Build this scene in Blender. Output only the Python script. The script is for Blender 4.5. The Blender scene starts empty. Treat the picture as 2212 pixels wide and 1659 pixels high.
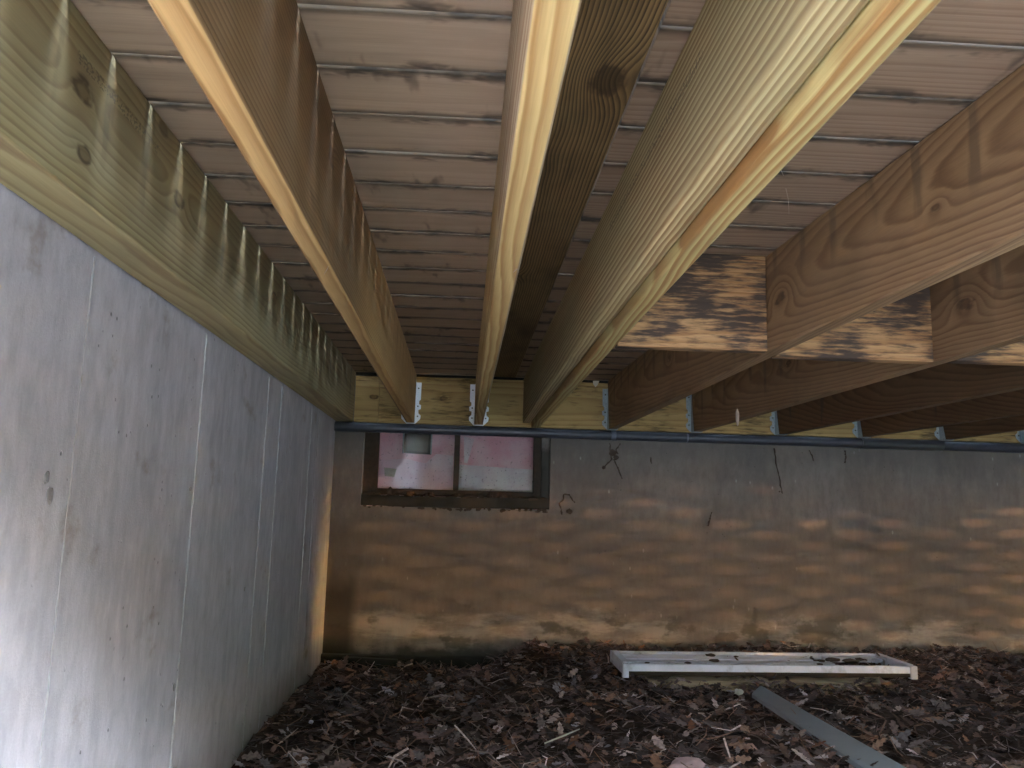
import bpy, bmesh, math, random
import numpy as np
from mathutils import Vector, Matrix
random.seed(7); rng = np.random.default_rng(11)
C = bpy.context.scene.collection
S = bpy.context.scene
H = 0.70                                  # eye height above the datum

# ------------------------------------------------------------------ camera
cam = bpy.data.cameras.new('camera'); co = bpy.data.objects.new('camera', cam); C.objects.link(co)
cam.sensor_fit = 'HORIZONTAL'; cam.sensor_width = 36.0; cam.lens = 36.0*1789.0/2212.0
cam.clip_start = 0.02; cam.clip_end = 500
yaw, pitch, roll = [math.radians(a) for a in (3.218, 8.725, 1.499)]
f = Vector((math.sin(yaw)*math.cos(pitch), math.cos(yaw)*math.cos(pitch), math.sin(pitch)))
r = Vector((math.cos(yaw), -math.sin(yaw), 0)); u = r.cross(f)
r2 = math.cos(roll)*r + math.sin(roll)*u; u2 = -math.sin(roll)*r + math.cos(roll)*u
co.matrix_world = Matrix(((r2.x, u2.x, -f.x, 0), (r2.y, u2.y, -f.y, 0), (r2.z, u2.z, -f.z, H), (0, 0, 0, 1)))
S.camera = co

# ------------------------------------------------------------------ light: a low evening sun from the right, open sky
SUN_EL, SUN_AZ = math.radians(1.7), math.radians(104.5)      # azimuth clockwise from +Y
w = bpy.data.worlds.new('World'); S.world = w; w.use_nodes = True
nt = w.node_tree; nt.nodes.clear()
sky = nt.nodes.new('ShaderNodeTexSky'); sky.sky_type = 'NISHITA'; sky.sun_disc = False
sky.sun_elevation = math.radians(6); sky.sun_rotation = SUN_AZ; sky.altitude = 0; sky.air_density = 1.0; sky.dust_density = 1.0; sky.ozone_density = 1.1
bg = nt.nodes.new('ShaderNodeBackground'); bg.inputs['Strength'].default_value = 0.15
wo = nt.nodes.new('ShaderNodeOutputWorld')
nt.links.new(sky.outputs[0], bg.inputs[0]); nt.links.new(bg.outputs[0], wo.inputs[0])
sl = bpy.data.lights.new('sun', 'SUN'); sl.energy = 0.024; sl.angle = math.radians(0.55); sl.color = (1.0, 0.50, 0.24)
so = bpy.data.objects.new('sun', sl); C.objects.link(so)
ts = Vector((math.sin(SUN_AZ)*math.cos(SUN_EL), math.cos(SUN_AZ)*math.cos(SUN_EL), math.sin(SUN_EL)))
so.rotation_euler = ts.to_track_quat('Z', 'Y').to_euler(); so.location = (20, -6, 3)
S.view_settings.view_transform = 'Standard'; S.view_settings.look = 'None'
S.view_settings.exposure = 7.95; S.view_settings.gamma = 1.0; S.view_settings.use_curve_mapping = False
S.cycles.max_bounces = 8; S.cycles.diffuse_bounces = 6; S.cycles.glossy_bounces = 4; S.cycles.transmission_bounces = 6; S.cycles.transparent_max_bounces = 8
S.cycles.use_denoising = True; S.cycles.sample_clamp_indirect = 10.0

# ------------------------------------------------------------------ helpers
def tag(o, label=None, cat=None, group=None, kind=None):
    if label: o['label'] = label
    if cat: o['category'] = cat
    if group: o['group'] = group
    if kind: o['kind'] = kind
    return o
def empty(name, loc=(0, 0, 0)):
    o = bpy.data.objects.new(name, None); o.location = loc; o.empty_display_size = .1; C.objects.link(o); return o
def mesh(name, verts, faces, mat, parent=None, loc=(0, 0, 0), rot=None, smooth=False):
    me = bpy.data.meshes.new(name); me.from_pydata([tuple(v) for v in verts], [], faces); me.update()
    if smooth:
        me.polygons.foreach_set('use_smooth', [True]*len(me.polygons))
    me.materials.append(mat)
    o = bpy.data.objects.new(name, me); o.location = loc
    if rot: o.rotation_euler = rot
    C.objects.link(o)
    if parent:
        o.parent = parent; o.matrix_parent_inverse = parent_world(parent).inverted()
    return o
def parent_world(p):
    m = Matrix.LocRotScale(p.location, p.rotation_euler, p.scale)
    if p.parent: m = parent_world(p.parent) @ p.matrix_parent_inverse @ m
    return m
def sec(wd, ht, c=.004):
    """a board's cross-section, rounded corners, around 0,0"""
    a, b = wd/2, ht/2; k = c*.3
    return [(-a, -b+c), (-a+k, -b+k), (-a+c, -b), (a-c, -b), (a-k, -b+k), (a, -b+c), (a, b-c), (a-k, b-k), (a-c, b), (-a+c, b), (-a+k, b-k), (-a, b-c)]
def board(name, L, wd, ht, mat, parent=None, loc=(0, 0, 0), rot=None, path=None, n=8, c=.004, jit=.0012, zoff=None, ys=0.0):
    """sawn board: length along local +Y, section wd x ht; path(t)->x offset"""
    s = sec(wd, ht, c); m = len(s); V = []; F = []
    ph = [random.uniform(0, 6.28) for _ in range(4)]
    for i in range(n+1):
        t = i/n; y = ys+L*t
        dx = (path(y) if path else 0)
        dz = zoff(y) if zoff else 0
        wx = math.sin(t*5+ph[0])*jit; wz = math.sin(t*4+ph[1])*jit
        for (x, z) in s: V.append((x+dx+wx, y, z+dz+wz))
    for i in range(n):
        for j in range(m):
            k = (j+1) % m; F.append((i*m+j, i*m+k, (i+1)*m+k, (i+1)*m+j))
    F.append(tuple(range(m-1, -1, -1))[::-1]); F.append(tuple(n*m+j for j in range(m))[::-1])
    return mesh(name, V, F, mat, parent, loc, rot)
def box(name, x0, x1, y0, y1, z0, z1, mat, parent=None, c=.003, n=1, jit=0):
    """axis-aligned block with softened long edges, length along Y"""
    return board(name, y1-y0, x1-x0, z1-z0, mat, parent, ((x0+x1)/2, y0, (z0+z1)/2), None, None, n, min(c, (x1-x0)/3, (z1-z0)/3), jit)
def boxx(name, x0, x1, y0, y1, z0, z1, mat, parent=None, c=.003, n=1, jit=0):
    """the same with its length along X (grain along X)"""
    return board(name, x1-x0, y1-y0, z1-z0, mat, parent, (x0, (y0+y1)/2, (z0+z1)/2), (0, 0, -math.pi/2), None, n, min(c, (y1-y0)/3, (z1-z0)/3), jit)
def tube(name, pts, rad, mat, parent=None, k=10, caps=True):
    pts = [Vector(p) for p in pts]; V = []; F = []
    rr = rad if isinstance(rad, (list, tuple)) else [rad]*len(pts)
    for i, p in enumerate(pts):
        d = (pts[min(i+1, len(pts)-1)]-pts[max(i-1, 0)]).normalized()
        a = d.orthogonal().normalized() if abs(d.x) < .9 else Vector((0, 0, 1)).cross(d).normalized()
        b = d.cross(a)
        for j in range(k):
            t = 2*math.pi*j/k; V.append(p + (a*math.cos(t)+b*math.sin(t))*rr[i])
    for i in range(len(pts)-1):
        for j in range(k):
            q = (j+1) % k; F.append((i*k+j, i*k+q, (i+1)*k+q, (i+1)*k+j))
    if caps: F.append(tuple(range(k))); F.append(tuple((len(pts)-1)*k+j for j in range(k)))
    return mesh(name, V, F, mat, parent, smooth=True)

# ------------------------------------------------------------------ node helper
class G:
    def __init__(s, name):
        s.m = bpy.data.materials.new(name); s.m.use_nodes = True; s.t = s.m.node_tree; s.t.nodes.clear()
        s.out = s.t.nodes.new('ShaderNodeOutputMaterial'); s.p = s.t.nodes.new('ShaderNodeBsdfPrincipled')
        s.t.links.new(s.p.outputs[0], s.out.inputs[0])
        s.co = s.t.nodes.new('ShaderNodeTexCoord').outputs['Object']
    def L(s, a, b): s.t.links.new(a, b)
    def put(s, v, sock):
        if hasattr(v, 'links'): s.L(v, sock)
        elif isinstance(v, (tuple, list)):
            sock.default_value = tuple(v) + ((1,) if len(v) == 3 and len(sock.default_value) == 4 else ())
        else: sock.default_value = v
    def math(s, op, a, b=0.0, c=0.0, clamp=False):
        n = s.t.nodes.new('ShaderNodeMath'); n.operation = op; n.use_clamp = clamp
        s.put(a, n.inputs[0]); s.put(b, n.inputs[1]); s.put(c, n.inputs[2]); return n.outputs[0]
    def add(s, a, b): return s.math('ADD', a, b)
    def mul(s, a, b): return s.math('MULTIPLY', a, b)
    def sub(s, a, b): return s.math('SUBTRACT', a, b)
    def vmul(s, v, k):
        n = s.t.nodes.new('ShaderNodeVectorMath'); n.operation = 'MULTIPLY'; s.put(v, n.inputs[0]); n.inputs[1].default_value = k; return n.outputs[0]
    def vadd(s, v, k):
        n = s.t.nodes.new('ShaderNodeVectorMath'); n.operation = 'ADD'; s.put(v, n.inputs[0]); s.put(k, n.inputs[1]); return n.outputs[0]
    def xyz(s, v):
        n = s.t.nodes.new('ShaderNodeSeparateXYZ'); s.put(v, n.inputs[0]); return n.outputs
    def comb(s, x, y, z):
        n = s.t.nodes.new('ShaderNodeCombineXYZ'); s.put(x, n.inputs[0]); s.put(y, n.inputs[1]); s.put(z, n.inputs[2]); return n.outputs[0]
    def noise(s, v, scale=1.0, detail=2.0, rough=.5, dist=0.0):
        n = s.t.nodes.new('ShaderNodeTexNoise'); s.put(v, n.inputs['Vector']); n.inputs['Scale'].default_value = scale
        n.inputs['Detail'].default_value = detail; n.inputs['Roughness'].default_value = rough; n.inputs['Distortion'].default_value = dist; return n.outputs[0]
    def vor(s, v, scale, feature='F1', rnd=1.0):
        n = s.t.nodes.new('ShaderNodeTexVoronoi'); n.feature = feature; s.put(v, n.inputs['Vector']); n.inputs['Scale'].default_value = scale
        n.inputs['Randomness'].default_value = rnd; return n
    def ramp(s, v, stops):
        n = s.t.nodes.new('ShaderNodeValToRGB'); s.put(v, n.inputs[0]); e = n.color_ramp.elements
        while len(e) < len(stops): e.new(.5)
        for i, (p, c) in enumerate(stops):
            e[i].position = p; e[i].color = tuple(c)+(1,) if isinstance(c, (tuple, list)) else (c, c, c, 1)
        return n.outputs[0]
    def smooth(s, v, a, b):
        n = s.t.nodes.new('ShaderNodeMapRange'); n.interpolation_type = 'SMOOTHSTEP'; s.put(v, n.inputs[0])
        n.inputs[1].default_value = a; n.inputs[2].default_value = b; n.clamp = True; return n.outputs[0]
    def mix(s, fac, a, b, mode='MIX'):
        n = s.t.nodes.new('ShaderNodeMix'); n.data_type = 'RGBA'; n.blend_type = mode
        s.put(fac, n.inputs[0]); s.put(a, n.inputs[6]); s.put(b, n.inputs[7]); return n.outputs[2]
    def rnd(s): return s.t.nodes.new('ShaderNodeObjectInfo').outputs['Random']
    def bump(s, h, dist, strength=1.0, nrm=None):
        n = s.t.nodes.new('ShaderNodeBump'); n.inputs['Strength'].default_value = strength; n.inputs['Distance'].default_value = dist
        s.put(h, n.inputs['Height'])
        if nrm is not None: s.L(nrm, n.inputs['Normal'])
        return n.outputs[0]
    def done(s, col, rough=.8, nrm=None, spec=.3, metal=0.0):
        s.put(col, s.p.inputs['Base Color']); s.put(rough, s.p.inputs['Roughness']); s.put(metal, s.p.inputs['Metallic'])
        s.p.inputs['Specular IOR Level'].default_value = spec
        if nrm is not None: s.L(nrm, s.p.inputs['Normal'])
        return s.m

def wood(name, early, late, pith=(.05, .02), pitch=.0085, warp=.022, loops=1.0, knots=.35, mold=0.0, moldcol=(.012, .011, .010),
         green=0.0, grey=0.0, stain=.35, contrast=1.0, edge=None, fuzz=1.0, bump=.0009, stamp=None, slope=.01, latew=.5, tint=(1.08, .95, .76), drip=0.0, side=None, smudge=0.0, kn=(), kax=2):
    early = tuple(min(.72, a*b) for a, b in zip(early, tint)); late = tuple(a*b for a, b in zip(late, tint))
    g = G(name); co = g.co
    rd = g.rnd(); off = g.mul(rd, 37.0)
    X, Y, Z = g.xyz(co)
    cs = g.vadd(co, g.comb(0, off, 0))
    xs, ys, zs = g.xyz(cs)
    lo = g.noise(g.vmul(cs, (3.5, 1.15*loops, 3.5)), 1.0, 1.0)
    md = g.noise(g.vmul(cs, (16, 4.5, 16)), 1.0, 2.0)
    hi = g.noise(g.vmul(cs, (120, 12, 120)), 1.0, 1.0)
    # knots: a ring bulge round scattered points
    kv = g.vor(g.vadd(g.vmul(cs, (1.0, .55, 1.0)), (3.1, 1.7, .4)), 3.1)
    kd = g.math('DIVIDE', kv.outputs['Distance'], 3.1)
    kb = g.math('EXPONENT', g.mul(g.mul(kd, kd), -900.0))
    kmask = g.mul(g.sub(1.0, g.smooth(kd, .010, .016)), knots > 0 and 1.0 or 0.0)
    dx = g.sub(X, pith[0]); dz = g.sub(Z, pith[1])
    rr = g.math('SQRT', g.add(g.mul(dx, dx), g.mul(dz, dz)))
    R = g.add(rr, g.mul(g.sub(lo, .5), warp*2.2))
    R = g.add(R, g.mul(g.sub(md, .5), .007))
    R = g.add(R, g.mul(g.sub(hi, .5), .0016))
    R = g.add(R, g.mul(Y, slope))
    R = g.add(R, g.mul(kb, .030*knots))
    bl0 = g.noise(g.vmul(cs, (40, 30, 40)), 1.0, 2.0)
    kms = []
    for (ky, kz, kr) in kn:                                                # knots at known places: the rings part round them
        a_ = g.mul(g.sub(Y, ky), .55); b_ = g.sub((X, Y, Z)[kax], kz)
        d_ = g.math('SQRT', g.add(g.mul(a_, a_), g.mul(b_, b_)))
        q_ = g.math('DIVIDE', d_, kr*2.1)
        R = g.add(R, g.mul(g.math('EXPONENT', g.mul(g.mul(q_, q_), -1.0)), kr*1.3))
        dn_ = g.add(d_, g.add(g.mul(g.sub(md, .5), kr*2.2), g.mul(g.sub(hi, .5), kr*.8)))
        kms.append((g.smooth(dn_, kr*.95, kr*.55), g.mul(g.smooth(g.math('ABSOLUTE', g.sub(dn_, kr*.8)), kr*.45, kr*.0), g.smooth(bl0, .35, .6))))
    ph = g.math('FRACT', g.math('DIVIDE', R, pitch))
    ring = g.ramp(ph, [(0, .0), (.10, .05), (latew, .45*contrast+.05), (latew+.28, 1.0), (latew+.38, .85), (1, 0.0)])
    idn = g.noise(g.math('FLOOR', g.math('DIVIDE', R, pitch)), 7.3, 0)      # each ring its own strength
    ring = g.mul(ring, g.add(.45, g.mul(idn, .9)))
    ring = g.mul(ring, contrast)
    col = g.mix(g.math('MINIMUM', ring, 1.0), early, late)
    fib = g.noise(g.vmul(cs, (520, 9, 520)), 1.0, 2.0)
    col = g.mix(g.mul(g.sub(fib, .30), .75*fuzz), col, g.mix(.5, col, (.02, .015, .01)))
    # weather: broad blotches
    bl = g.noise(g.vmul(cs, (7, 2.2, 7)), 1.0, 4.0, .6)
    col = g.mix(g.mul(g.smooth(bl, .45, .75), stain), col, tuple(.45*a for a in late))
    if green > 0:
        gb = g.noise(g.vmul(g.vadd(cs, (5, 5, 5)), (5, 1.5, 5)), 1.0, 3.0)
        col = g.mix(g.mul(g.smooth(gb, .3, .65), green), col, (.26, .28, .15))
    if grey > 0:
        gb = g.noise(g.vmul(g.vadd(cs, (9, 1, 2)), (6, 1.2, 9)), 1.0, 4.0, .65)
        col = g.mix(g.mul(g.smooth(gb, .25, .7), grey), col, (.27, .26, .27))
    col = g.mix(g.mul(kmask, .55), col, (.09, .05, .028))
    for a_, b_ in kms:
        col = g.mix(g.mul(a_, .7), col, tuple(.55*x for x in late)); col = g.mix(g.mul(b_, .75), col, (.05, .028, .016))
    if mold > 0:
        mo = g.noise(g.vmul(cs, (110, 13.0, 110)), 1.0, 4.0, .65)
        mb = g.noise(g.vmul(g.vadd(cs, (2, 8, 1)), (9, 6, 9)), 1.0, 2.0)
        mm = g.smooth(g.add(mul2(g, mo, .75), mul2(g, mb, .8)), .76-.07*mold, 1.04-.10*mold)
        col = g.mix(g.mul(mm, .93), col, moldcol)
    if side:                                                                # wide faces darkened against the edge: stain and side shade painted together
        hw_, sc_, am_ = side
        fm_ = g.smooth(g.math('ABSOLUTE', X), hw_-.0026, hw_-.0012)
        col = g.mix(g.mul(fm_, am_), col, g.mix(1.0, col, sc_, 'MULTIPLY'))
    if smudge > 0:
        sn = g.noise(g.vmul(g.vadd(cs, (4, 2, 6)), (5, 15, 5)), 1, 3, .6)
        col = g.mix(g.mul(g.smooth(sn, .60, .72), smudge), col, (.075, .050, .036))
        sn2 = g.noise(g.vmul(g.vadd(cs, (1, 7, 3)), (20, 9, 20)), 1, 3, .7)
        em = g.mul(g.smooth(g.math('ABSOLUTE', X), .035, .062), g.smooth(sn2, .48, .62))
        col = g.mix(g.mul(em, smudge*1.2), col, (.05, .036, .028))
    if drip > 0:                                                            # water marks running down below each gap between the deck boards
        yy_ = g.add(Y, .47-1.1225+.1429*8)
        fr_ = g.mul(g.math('ABSOLUTE', g.sub(g.math('FRACT', g.add(g.math('DIVIDE', yy_, .1429), .5)), .5)), .1429)
        wn = g.noise(g.vmul(cs, (20, 30, 6)), 1, 3, .6)
        dm = g.mul(g.smooth(g.add(fr_, g.mul(g.sub(wn, .5), .05)), .020, .004), g.smooth(g.add(Z, g.mul(g.sub(g.noise(g.vmul(cs, (3, 7, 3)), 1, 2), .5), .45)), -.04, .06))
        col = g.mix(g.mul(dm, drip), col, (.035, .026, .02))
    if stamp:                                                               # smeared ink of the lumber mill's stamp
        z0, y0, y1 = stamp
        m1 = g.mul(g.smooth(g.math('ABSOLUTE', g.sub(Z, z0)), .010, .007), g.mul(g.smooth(Y, y0, y0+.01), g.smooth(Y, y1, y1-.01)))
        ink = g.smooth(g.noise(g.vmul(cs, (1, 150, 220)), 1.0, 1.0), .5, .56)
        col = g.mix(g.mul(g.mul(m1, ink), .45), col, (.02, .022, .03))
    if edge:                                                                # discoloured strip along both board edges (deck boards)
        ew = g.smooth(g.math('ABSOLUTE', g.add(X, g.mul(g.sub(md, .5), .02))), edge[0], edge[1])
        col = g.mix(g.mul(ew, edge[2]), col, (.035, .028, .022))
    n1 = g.bump(g.add(g.mul(ring, .6), g.mul(fib, .7)), bump, 1.0)
    return g.done(col, .78, n1, .25)
def mul2(g, a, b): return g.mul(a, b)

# ------------------------------------------------------------------ materials
W = {}
W['ledger'] = wood('wood_ledger', (.40, .35, .215), (.22, .155, .085), (.07, .03), .012, .026, .9, .4, .0, (.06, .05, .045), .16, .10, .35, .8, drip=.45, bump=.0003, kn=((.578, .022, .017), (.60, -.055, .010), (.948, .018, .016), (1.7, .03, .015)), stamp=(.06, .55, .85))
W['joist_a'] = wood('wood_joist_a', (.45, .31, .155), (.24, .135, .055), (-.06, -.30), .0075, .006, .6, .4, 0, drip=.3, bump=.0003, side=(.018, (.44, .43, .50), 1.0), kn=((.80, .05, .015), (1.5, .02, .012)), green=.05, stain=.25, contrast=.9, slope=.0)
W['joist_b'] = wood('wood_joist_b', (.49, .39, .21), (.30, .18, .075), (.075, -.04), .0125, .024, .8, .25, 0, green=.03, stain=.08, contrast=1.1, slope=.012, bump=.0003, side=(.01925, (.62, .66, .95), 1.0))  # side tint paints bluish wall and sky light onto the wide faces
W['pair_l'] = wood('wood_pair_left', (.52, .45, .285), (.23, .145, .07), (.10, -.16), .0085, .010, .7, .35, 0, green=.28, grey=.05, stain=.2, contrast=1.3, slope=.004, stamp=(.045, .45, 1.1), bump=.0003)
W['pair_r'] = wood('wood_pair_right', (.47, .41, .21), (.27, .14, .05), (.06, -.10), .012, .026, 1.1, .5, 0, green=.25, stain=.08, contrast=1.25, slope=.01, bump=.0003)
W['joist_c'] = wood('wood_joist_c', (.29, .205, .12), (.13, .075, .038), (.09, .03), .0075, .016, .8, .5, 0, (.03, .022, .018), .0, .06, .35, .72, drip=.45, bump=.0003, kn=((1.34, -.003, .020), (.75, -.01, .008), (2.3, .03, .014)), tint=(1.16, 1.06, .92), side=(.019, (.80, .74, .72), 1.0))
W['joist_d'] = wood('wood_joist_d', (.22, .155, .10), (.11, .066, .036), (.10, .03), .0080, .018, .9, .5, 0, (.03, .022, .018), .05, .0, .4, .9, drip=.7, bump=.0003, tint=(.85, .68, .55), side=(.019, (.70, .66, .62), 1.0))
W['header'] = wood('wood_header', (.46, .34, .17), (.27, .17, .075), (.12, .0), .015, .02, .5, .2, .05, (.06, .04, .02), .1, 0, .3, .8, bump=.0003, kn=((.302, .012, .011), (.087, .0105, .009), (1.5, .03, .01)))
W['block'] = wood('wood_block', (.46, .30, .165), (.25, .13, .06), (.10, -.05), .0095, .014, 1.6, .2, 1.7, (.035, .026, .025), 0, 0, .15, .8, tint=(1.0, .86, .72), bump=.0003)
W['breaker'] = wood('wood_breaker', (.20, .145, .08), (.040, .026, .015), (-.36, .05), .0066, .008, .5, .3, 0, kn=((.86, .045, .022), (1.9, -.03, .016)), kax=0, tint=(1.5, 1.3, 1.05), moldcol=(.015, .012, .01), green=.05, grey=0, stain=.7, contrast=1.0, slope=.0, bump=.0008)
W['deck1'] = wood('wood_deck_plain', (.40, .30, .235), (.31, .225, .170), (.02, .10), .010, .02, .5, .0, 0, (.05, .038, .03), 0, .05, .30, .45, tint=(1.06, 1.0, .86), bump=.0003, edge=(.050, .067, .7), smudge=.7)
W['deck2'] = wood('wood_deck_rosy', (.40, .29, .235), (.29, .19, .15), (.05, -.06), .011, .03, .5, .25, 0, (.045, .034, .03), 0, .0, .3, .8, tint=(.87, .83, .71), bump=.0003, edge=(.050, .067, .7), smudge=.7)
W['tan'] = wood('wood_scrap', (.46, .40, .32), (.33, .26, .18), (.05, .09), .012, .02, .8, 0, .25, (.05, .035, .02), 0, 0, .3, .6)

def plain(name, col, rough=.6, metal=0, spec=.4, var=.25, scale=60, dirt=0, dirtcol=(.05, .04, .03)):
    g = G(name); n = g.noise(g.co, scale, 3.0)
    c = g.mix(g.mul(g.smooth(n, .35, .7), var), col, tuple(.5*a for a in col))
    if dirt:
        d = g.noise(g.co, scale*.35, 5.0, .7)
        c = g.mix(g.mul(g.smooth(d, .5, .68), dirt), c, dirtcol)
    return g.done(c, rough, g.bump(n, .0006), spec, metal)
M = {}
M['zinc'] = plain('galvanised_steel', (.92, .93, .97), .45, .2, .5, .25, 220)  # same steel as the dull one, reflected glare painted into the colour
M['zinc_dull'] = plain('weathered_galvanised_steel', (.36, .41, .44), .5, .4, .5, .45, 160)  # the steel without the painted glare
M['nail'] = plain('rusty_nail', (.10, .07, .05), .6, .6)
M['pipe'] = plain('blue_black_pipe', (.046, .046, .062), .36, 0, .55, .4, 30, .35, (.02, .018, .02))
M['coupling'] = plain('pipe_coupling', (.15, .155, .20), .5, 0, .4, .4, 40)
M['white'] = plain('white_painted_metal', (.80, .80, .92), .45, 0, .4, .12, 25, .35, (.14, .11, .08))
M['white2'] = plain('dusty_white_metal', (.55, .55, .64), .5, 0, .4, .2, 30, .6, (.09, .06, .045))
M['greytrim'] = plain('grey_vinyl', (.235, .235, .245), .55, 0, .4, .12, 14, .12, (.12, .10, .08))
M['darkframe'] = plain('rusty_window_frame', (.050, .033, .022), .7, .2, .3, .6, 40, .4, (.10, .045, .02))
M['lattice'] = plain('lattice_wood', (.20, .15, .10), .8)
M['paper'] = plain('crumpled_paper', (.55, .50, .42), .7)
M['mud'] = plain('mud', (.075, .052, .040), .95, 0, .1, .5, 200)
M['pink'] = None
g = G('pink_insulation'); n = g.noise(g.co, 9, 4, .6); n2 = g.noise(g.vmul(g.co, (30, 30, 8)), 1, 3)
M['pink'] = g.done(g.mix(g.smooth(n, .35, .65), (.85, .42, .48), (.88, .55, .62)), .7, g.bump(n2, .002), .3)
g = G('pale_film'); n = g.noise(g.co, 14, 5, .65); n3 = g.noise(g.co, 60, 2)
c = g.mix(g.smooth(n, .35, .65), (.72, .54, .62), (.80, .68, .74)); c = g.mix(g.smooth(n3, .66, .72), c, (.15, .10, .10))
M['film'] = g.done(c, .4, g.bump(n, .003), .5)
g = G('purple_film'); n = g.noise(g.co, 8, 4, .6)
M['film2'] = g.done(g.mix(g.smooth(n, .35, .65), (.80, .50, .60), (.85, .62, .72)), .45, g.bump(n, .004), .5)
# dusty window glass: mostly clear, a thin reflective film and dirt specks
g = G('dusty_glass')
tr = g.t.nodes.new('ShaderNodeBsdfTransparent'); tr.inputs[0].default_value = (.93, .93, .93, 1)
gl = g.t.nodes.new('ShaderNodeBsdfGlossy'); gl.inputs['Roughness'].default_value = .08
df = g.t.nodes.new('ShaderNodeBsdfDiffuse'); df.inputs[0].default_value = (.12, .10, .09, 1)
mx = g.t.nodes.new('ShaderNodeMixShader'); mx.inputs[0].default_value = .015; g.L(tr.outputs[0], mx.inputs[1]); g.L(gl.outputs[0], mx.inputs[2])
mx2 = g.t.nodes.new('ShaderNodeMixShader')
sp = g.smooth(g.noise(g.co, 75, 4, .7), .62, .72); zz = g.xyz(g.co)[2]
g.L(g.add(.04, g.mul(sp, .6)), mx2.inputs[0]); g.L(mx.outputs[0], mx2.inputs[1]); g.L(df.outputs[0], mx2.inputs[2])
g.t.nodes.remove(g.p); g.L(mx2.outputs[0], g.out.inputs[0]); M['glass'] = g.m

def concrete(name, base, dark, kind):
    g = G(name); X, Y, Z = g.xyz(g.co)
    a = g.noise(g.vmul(g.co, (2.2, 2.2, 1.4)), 1, 5, .6)
    st = g.noise(g.vmul(g.co, (14, 14, .8)), 1, 4, .6)           # form streaks
    sp = g.noise(g.co, 210, 2, .6)
    col = g.mix(g.smooth(a, .3, .7), base, dark)
    col = g.mix(g.mul(g.smooth(st, .5, .75), .30), col, tuple(.62*x for x in dark))
    col = g.mix(g.mul(g.sub(sp, .35), .30), col, tuple(.55*x for x in dark))
    mt = g.noise(g.vmul(g.co, (26, 26, 11)), 1, 5, .7)
    col = g.mix(g.mul(g.smooth(mt, .42, .68), .38), col, tuple(.6*x for x in dark)); col = g.mix(g.mul(g.smooth(mt, .46, .30), .25), col, tuple(min(.75, 1.3*x) for x in base))
    pits = g.smooth(g.vor(g.co, 34).outputs['Distance'], .14, .07)
    pm = g.mul(pits, g.smooth(g.noise(g.vadd(g.co, (7, 3, 5)), 9, 2), .56, .62))
    col = g.mix(g.mul(pm, .5), col, (.06, .055, .05))
    pale = g.mul(g.smooth(g.vor(g.vmul(g.vadd(g.co, (.2, .4, .1)), (1, 1, .45)), 21).outputs['Distance'], .12, .05), g.smooth(g.noise(g.co, 5, 2), .52, .6))
    col = g.mix(g.mul(pale, .45), col, (.6, .58, .56))
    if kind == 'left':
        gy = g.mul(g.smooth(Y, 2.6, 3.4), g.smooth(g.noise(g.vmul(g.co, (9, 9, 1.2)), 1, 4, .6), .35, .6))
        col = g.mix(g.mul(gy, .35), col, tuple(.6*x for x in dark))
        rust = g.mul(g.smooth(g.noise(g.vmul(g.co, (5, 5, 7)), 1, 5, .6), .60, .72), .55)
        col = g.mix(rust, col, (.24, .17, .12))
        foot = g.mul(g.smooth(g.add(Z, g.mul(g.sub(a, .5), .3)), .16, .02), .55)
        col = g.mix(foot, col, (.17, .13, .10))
    else:
        # damp, algae and lime bloom along the foot; a darker band under the beam
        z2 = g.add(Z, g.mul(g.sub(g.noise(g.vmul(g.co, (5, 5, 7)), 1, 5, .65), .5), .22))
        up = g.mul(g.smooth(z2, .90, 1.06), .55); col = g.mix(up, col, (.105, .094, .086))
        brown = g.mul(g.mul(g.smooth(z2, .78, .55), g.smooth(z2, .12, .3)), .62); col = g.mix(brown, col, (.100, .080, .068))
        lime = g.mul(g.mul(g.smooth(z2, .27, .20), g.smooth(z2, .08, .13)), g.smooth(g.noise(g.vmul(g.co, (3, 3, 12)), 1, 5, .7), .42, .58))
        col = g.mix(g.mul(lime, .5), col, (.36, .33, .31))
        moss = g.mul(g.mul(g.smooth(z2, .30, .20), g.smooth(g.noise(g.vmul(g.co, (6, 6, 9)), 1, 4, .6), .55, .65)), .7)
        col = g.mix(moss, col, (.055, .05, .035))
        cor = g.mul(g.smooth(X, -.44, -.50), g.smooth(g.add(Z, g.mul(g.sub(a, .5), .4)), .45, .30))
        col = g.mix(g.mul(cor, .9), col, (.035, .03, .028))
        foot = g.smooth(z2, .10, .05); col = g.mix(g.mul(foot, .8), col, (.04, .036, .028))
    h = g.add(g.add(g.mul(a, .8), g.mul(mt, .35)), g.add(g.mul(sp, .10), g.sub(0, g.mul(pm, .5))))
    return g.done(col, .85, g.bump(h, .004), .25)
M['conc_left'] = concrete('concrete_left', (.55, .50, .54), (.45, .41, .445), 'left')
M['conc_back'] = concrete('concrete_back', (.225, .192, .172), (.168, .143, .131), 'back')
M['seam'] = plain('form_line', (.43, .41, .42), .8, 0, .2, .4, 90)
M['seamdark'] = plain('form_line_dark', (.33, .30, .30), .8, 0, .2, .4, 90)
M['footing'] = plain('wet_footing', (.040, .036, .030), .9, 0, .2, .5, 20, .4, (.02, .018, .015))  # dark tone shared by footing, sill, bracket plate and painted gap shade
g = G('soil'); a = g.noise(g.co, 18, 6, .7); b = g.noise(g.co, 3, 3)
M['soil'] = g.done(g.mix(g.smooth(a, .3, .7), (.03, .019, .015), (.09, .055, .042)), .95, g.bump(a, .02), .1)
g = G('dry_leaves'); at = g.t.nodes.new('ShaderNodeAttribute'); at.attribute_name = 'tint'
n = g.noise(g.co, 90, 3); M['leaf'] = g.done(g.mix(g.mul(g.smooth(n, .4, .7), .45), at.outputs['Color'], (.03, .018, .013)), .75, None, .25)
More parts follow.
